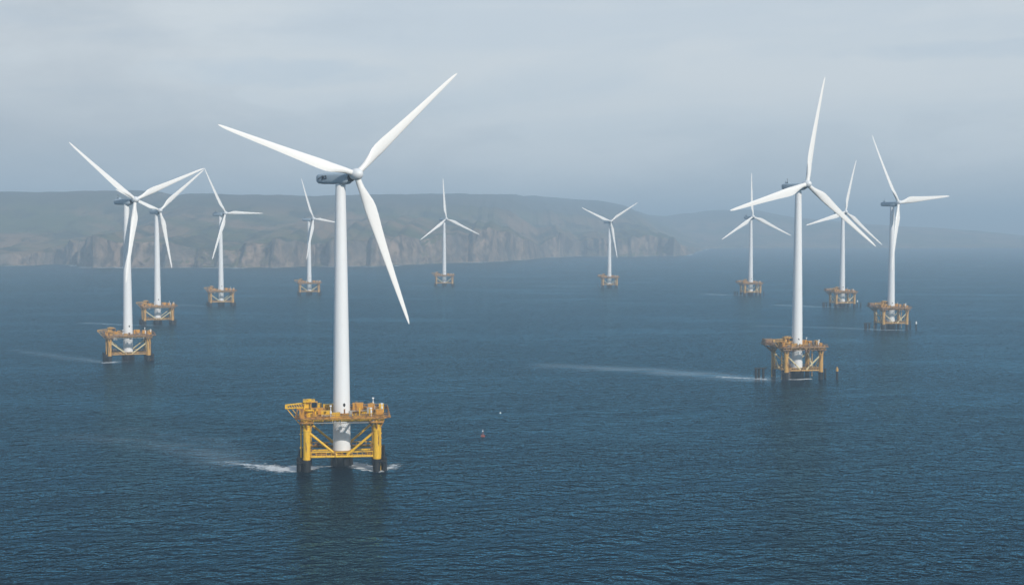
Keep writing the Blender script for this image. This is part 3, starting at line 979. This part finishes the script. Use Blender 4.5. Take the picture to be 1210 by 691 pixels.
# base on the water, hub centre, three blade tips (photo points); rotor yaw and tilt; platform style and extra turn; label
G = 'offshore wind turbines on steel platforms'
TURB = [
    ((404, 550), (421, 206), [(538, 88), (256, 148), (481, 383)], 30, 5, 'clean', 0,
     'tallest white wind turbine nearest the camera, on a bright yellow four-legged platform, nacelle lettered'),
    ((151.5, 425), (160, 236), [(80.4, 168.6), (240, 199.6), (147.4, 334)], 40, 8, 'worn_hazed', 3,
     'second nearest white turbine on an orange-yellow platform, one blade hanging down along its tower'),
    ((186.4, 382.5), (189, 248.7), [(136, 224), (240.3, 201), (202.3, 317)], 35, 5, 'worn_hazed', 4,
     'white turbine standing just behind another, the two sharing a meeting point of blade tips'),
    ((261.3, 361), (266.6, 252), [(240.6, 198.8), (309.8, 252.4), (249.7, 306.6)], 45, 5, 'worn_hazed', 4,
     'mid-sized white turbine before the cliffs with one blade level and one crossing its tower'),
    ((365.5, 348), (370.5, 258.5), [(355.3, 211), (402, 264), (361.3, 306.5)], 45, 5, 'worn_hazed', 0,
     'small white turbine before the cliffs, its level blade ending behind the nearest tower'),
    ((525, 337.7), (527.3, 258.6), [(523, 211), (566.3, 277.6), (496, 283.5)], 30, 5, 'worn_hazed', 0,
     'tiny far turbine before the cliffs, one blade straight up and two sloping down evenly'),
    ((720, 339.4), (721.6, 261.6), [(686.6, 245.3), (753, 239.5), (728.6, 304.6)], 30, 3, 'rusty', 5,
     'tiny far turbine with two blades raised in a V, off the last headland'),
    ((886.8, 349), (889.7, 256), [(887.3, 204.3), (933.6, 278.7), (851.8, 283)], 30, 5, 'rusty', 15,
     'far hazy turbine, its upright blade crossed by a blade of the large turbine'),
    ((995, 362.5), (999, 250.4), [(1010.7, 189.3), (1041, 289.7), (951, 266.3)], 30, 5, 'rusty', 20,
     'mid-sized turbine between the two larger ones of its cluster, a blade nearly upright'),
    ((1052.7, 388), (1061.8, 239.4), [(1028.5, 160.4), (1119.5, 232.5), (1052, 319)], 40, 8, 'rusty', 20,
     'turbine on a rust-brown platform with one blade level and one hanging past its tower'),
    ((941.5, 446), (953.6, 217.5), [(972.3, 91.5), (859.8, 249), (1032, 291.6)], 35, 5, 'rusty', 21,
     'large turbine on a rusty amber platform with black piles, one blade almost straight up'),
]
ROOTS = []
ZS = (1.0, 0.88, 0.87, 0.90, 0.85, 0.87, 0.82, 0.86, 0.90, 0.97, 0.97)   # how high each platform stands
for bi, (bp_, hp, tips, yaw, tilt, style, turn, label) in enumerate(TURB):
    g = ground(*bp_)
    root = link('wind_turbine', None)
    root.location = g
    tag(root, label, 'wind turbine', G)
    H = at_depth(hp[0], hp[1], g.y - 4.6)
    hub_z = H.z
    axis_ = Vector((H.x - g.x, H.y - g.y, 0))
    if axis_.x < 4.2:                                                   # keep the nacelle turned well to one side
        axis_.x = 4.2
    nyaw = math.atan2(axis_.y, axis_.x)
    tw = link('tower', tower_mesh(hub_z, 4.9 * ZS[bi]), root)
    hz0 = 21.2
    hr0 = 2.93
    link('hatch', MB().loft([[(0.42 * math.cos(a_) * 1.0 + 0.9, -hr0 + 0.10 + d_, hz0 + 0.62 * math.sin(a_)) for a_ in [2 * math.pi * q / 14 for q in range(14)]] for d_ in (0.6, 0.0)]).mesh('hatch', M['dark']), tw).rotation_euler = (0, 0, -math.atan2(g.x, g.y))
    nac = link('nacelle', ME_NAC, root)
    nac.location = (0, 0, hub_z - 1.15)
    nac.rotation_euler = (0, 0, nyaw)
    link('shaft_collar', ME_COLLAR, nac)
    if bi == 0:
        link('emblem', ME_SWOOSH, nac)
        te = link('lettering', ME_TEXT, nac)
        te.location = (-7.1, -1.99, -0.25)
        te.rotation_euler = (math.pi / 2, 0, 0)
    else:
        link('cooler', ME_COOL, nac)
        link('weather_mast', ME_MAST, nac)
    a, ti = math.radians(yaw), math.radians(tilt)
    nrm = Vector((math.sin(a) * math.cos(ti), -math.cos(a) * math.cos(ti), math.sin(ti)))
    hub = link('hub', ME_HUB, root)
    hub.location = H - g
    hub.rotation_mode = 'QUATERNION'
    hub.rotation_quaternion = (nrm + Vector((axis_.x, axis_.y, 0)).normalized()).normalized().to_track_quat('Z', 'Y')
    C0 = Vector((0, 0, HC))
    for tp in tips:
        dr = ray(*tp)
        P = C0 + dr * ((H - C0).dot(nrm) / dr.dot(nrm))
        zz = (P - H)
        L = zz.length
        zz.normalize()
        yy = -nrm
        xx = yy.cross(zz).normalized()
        bl = link('blade', ME_BLADE, root)
        bl.matrix_local = Matrix.Translation(H - g) @ Matrix((xx, yy, zz)).transposed().to_4x4() @ Matrix.Scale(L / 55.0, 4)
    # platform
    objs = []
    rz = -math.atan2(g.x, g.y) + math.radians(turn)
    for name, par, me_ in KITS[style, g.y < 1000]:
        ob = link(name, me_, root if par is None else objs[par])
        if par is None:
            ob.rotation_euler = (0, 0, rz)
            ob.scale = (1, 1, ZS[bi])
        objs.append(ob)
    ROOTS.append((g, rz))


# ------------------------------------------------------------------ mooring piles standing in the water
def pile_mb(x, y, top, r=0.55):
    return MB().tube((x, y, -8), (x, y, top), r, n=12)


def trio(px, py, label, hgt=5.3, gap=2.1, turn=0.15):
    g = ground(px, py)
    r = link('mooring_dolphin', None)
    r.location = g
    r.rotation_euler = (0, 0, turn)
    tag(r, label, 'mooring dolphin', 'three-legged mooring dolphins')
    for i in range(3):
        link('pile', pile_mb((i - 1) * gap, (i % 2) * 1.2, hgt, 0.68).mesh('pile', M['pile']), r)
    link('cap_beam', MB().box((0.6, 0.5, hgt + 0.2), (gap * 2 + 2.4, 1.8, 0.5)).box((gap + 1.5, 0.5, hgt + 0.55), (0.6, 0.6, 0.4)).mesh('cap_beam', M['pile'], smooth=False), r)


def single(px, py, label, top, cap=None, grp='single mooring piles'):
    g = ground(px, py)
    r = link('mooring_pile', pile_mb(0, 0, top, 0.62).mesh('mooring_pile', M['pile']))
    r.location = g
    tag(r, label, 'mooring pile', grp)
    if cap:
        link('cap', MB().tube((0, 0, top), (0, 0, top + 1.6), 0.72, n=12).tube((0, 0, top + 1.6), (0, 0, top + 2.4), 0.3, n=8).mesh('cap', M[cap]), r)
    else:
        link('cap', MB().tube((0, 0, top), (0, 0, top + 0.25), 0.75, n=12).mesh('cap', M['pile']), r)


trio(897.5, 447, 'row of three black piles with a cap beam beside the large rusty amber platform')
single(975, 446.5, 'plain black mooring pile close beside the large rusty amber platform', 5.0)
single(989, 448.5, 'black mooring pile with orange cap standing away from the large amber platform', 4.6, 'amber')
trio(1024.5, 388.5, 'cluster of three black piles beside the rust-brown platform of the turbine farthest to the right', 4.6, 1.9)
single(1075.5, 388, 'black mooring pile nearest the rust-brown platform at the right edge of the group', 6.2)
single(1082.5, 389, 'black mooring pile with a white cap, outermost beside the rust-brown platform', 4.4, 'white')
trio(974.5, 362.5, 'small hazy trio of dark piles beside the mid-sized turbine of the right cluster', 4.6, 1.9)
single(1013, 362, 'hazy pale-capped pile nearest the mid-sized turbine of the right cluster', 4.6, 'white')
single(1017, 363, 'hazy uncapped dark pile farther out from the mid-sized turbine of the right cluster', 5.0)
trio(869.5, 349, 'tiny faint trio of piles beside the far hazy turbine with an upright blade', 4.6, 2.2)
single(902.5, 349.3, 'tiny faint pile standing beside the far hazy turbine with an upright blade', 5.2)
single(706.5, 339.5, 'tiny faint pile beside the far turbine with two blades raised in a V', 4.8)

# ------------------------------------------------------------------ buoys
g = ground(570.5, 515)
r = link('marker_buoy', None)
r.location = g
r.scale = (0.6, 0.6, 0.6)
tag(r, 'small red lattice marker buoy floating on open water', 'buoy')
link('float', MB().lathe([(0.9, -0.8), (1.45, -0.3), (1.5, 0.35), (1.2, 0.6), (0.5, 0.7)], 20).mesh('float', M['red']), r)
fr = MB()
for i in range(4):
    a = math.pi / 4 + math.pi / 2 * i
    fr.tube((0.95 * math.cos(a), 0.95 * math.sin(a), 0.55), (0.28 * math.cos(a), 0.28 * math.sin(a), 3.0), 0.09, n=6)
    a2 = a + math.pi / 2
    fr.tube((0.72 * math.cos(a), 0.72 * math.sin(a), 1.4), (0.72 * math.cos(a2), 0.72 * math.sin(a2), 1.4), 0.07, n=6)
link('frame', fr.mesh('frame', M['red']), r)
link('lamp', MB().lathe([(0.35, 3.0), (0.4, 3.1), (0.3, 3.6), (0.1, 3.8)], 12).tube((0, 0, 3.7), (0, 0, 4.6), 0.05, n=6).mesh('lamp', M['white']), r)
g = ground(591.3, 488)
bu = link('mooring_buoy', MB().lathe([(0.05, -0.7), (0.6, -0.5), (0.9, 0.0), (0.85, 0.4), (0.55, 0.8), (0.15, 0.95), (0.12, 1.3), (0.02, 1.32)], 18).mesh('mooring_buoy', M['white']))
bu.location = g
bu.scale = (0.48, 0.48, 0.48)
tag(bu, 'tiny round white buoy alone on the open water', 'buoy')
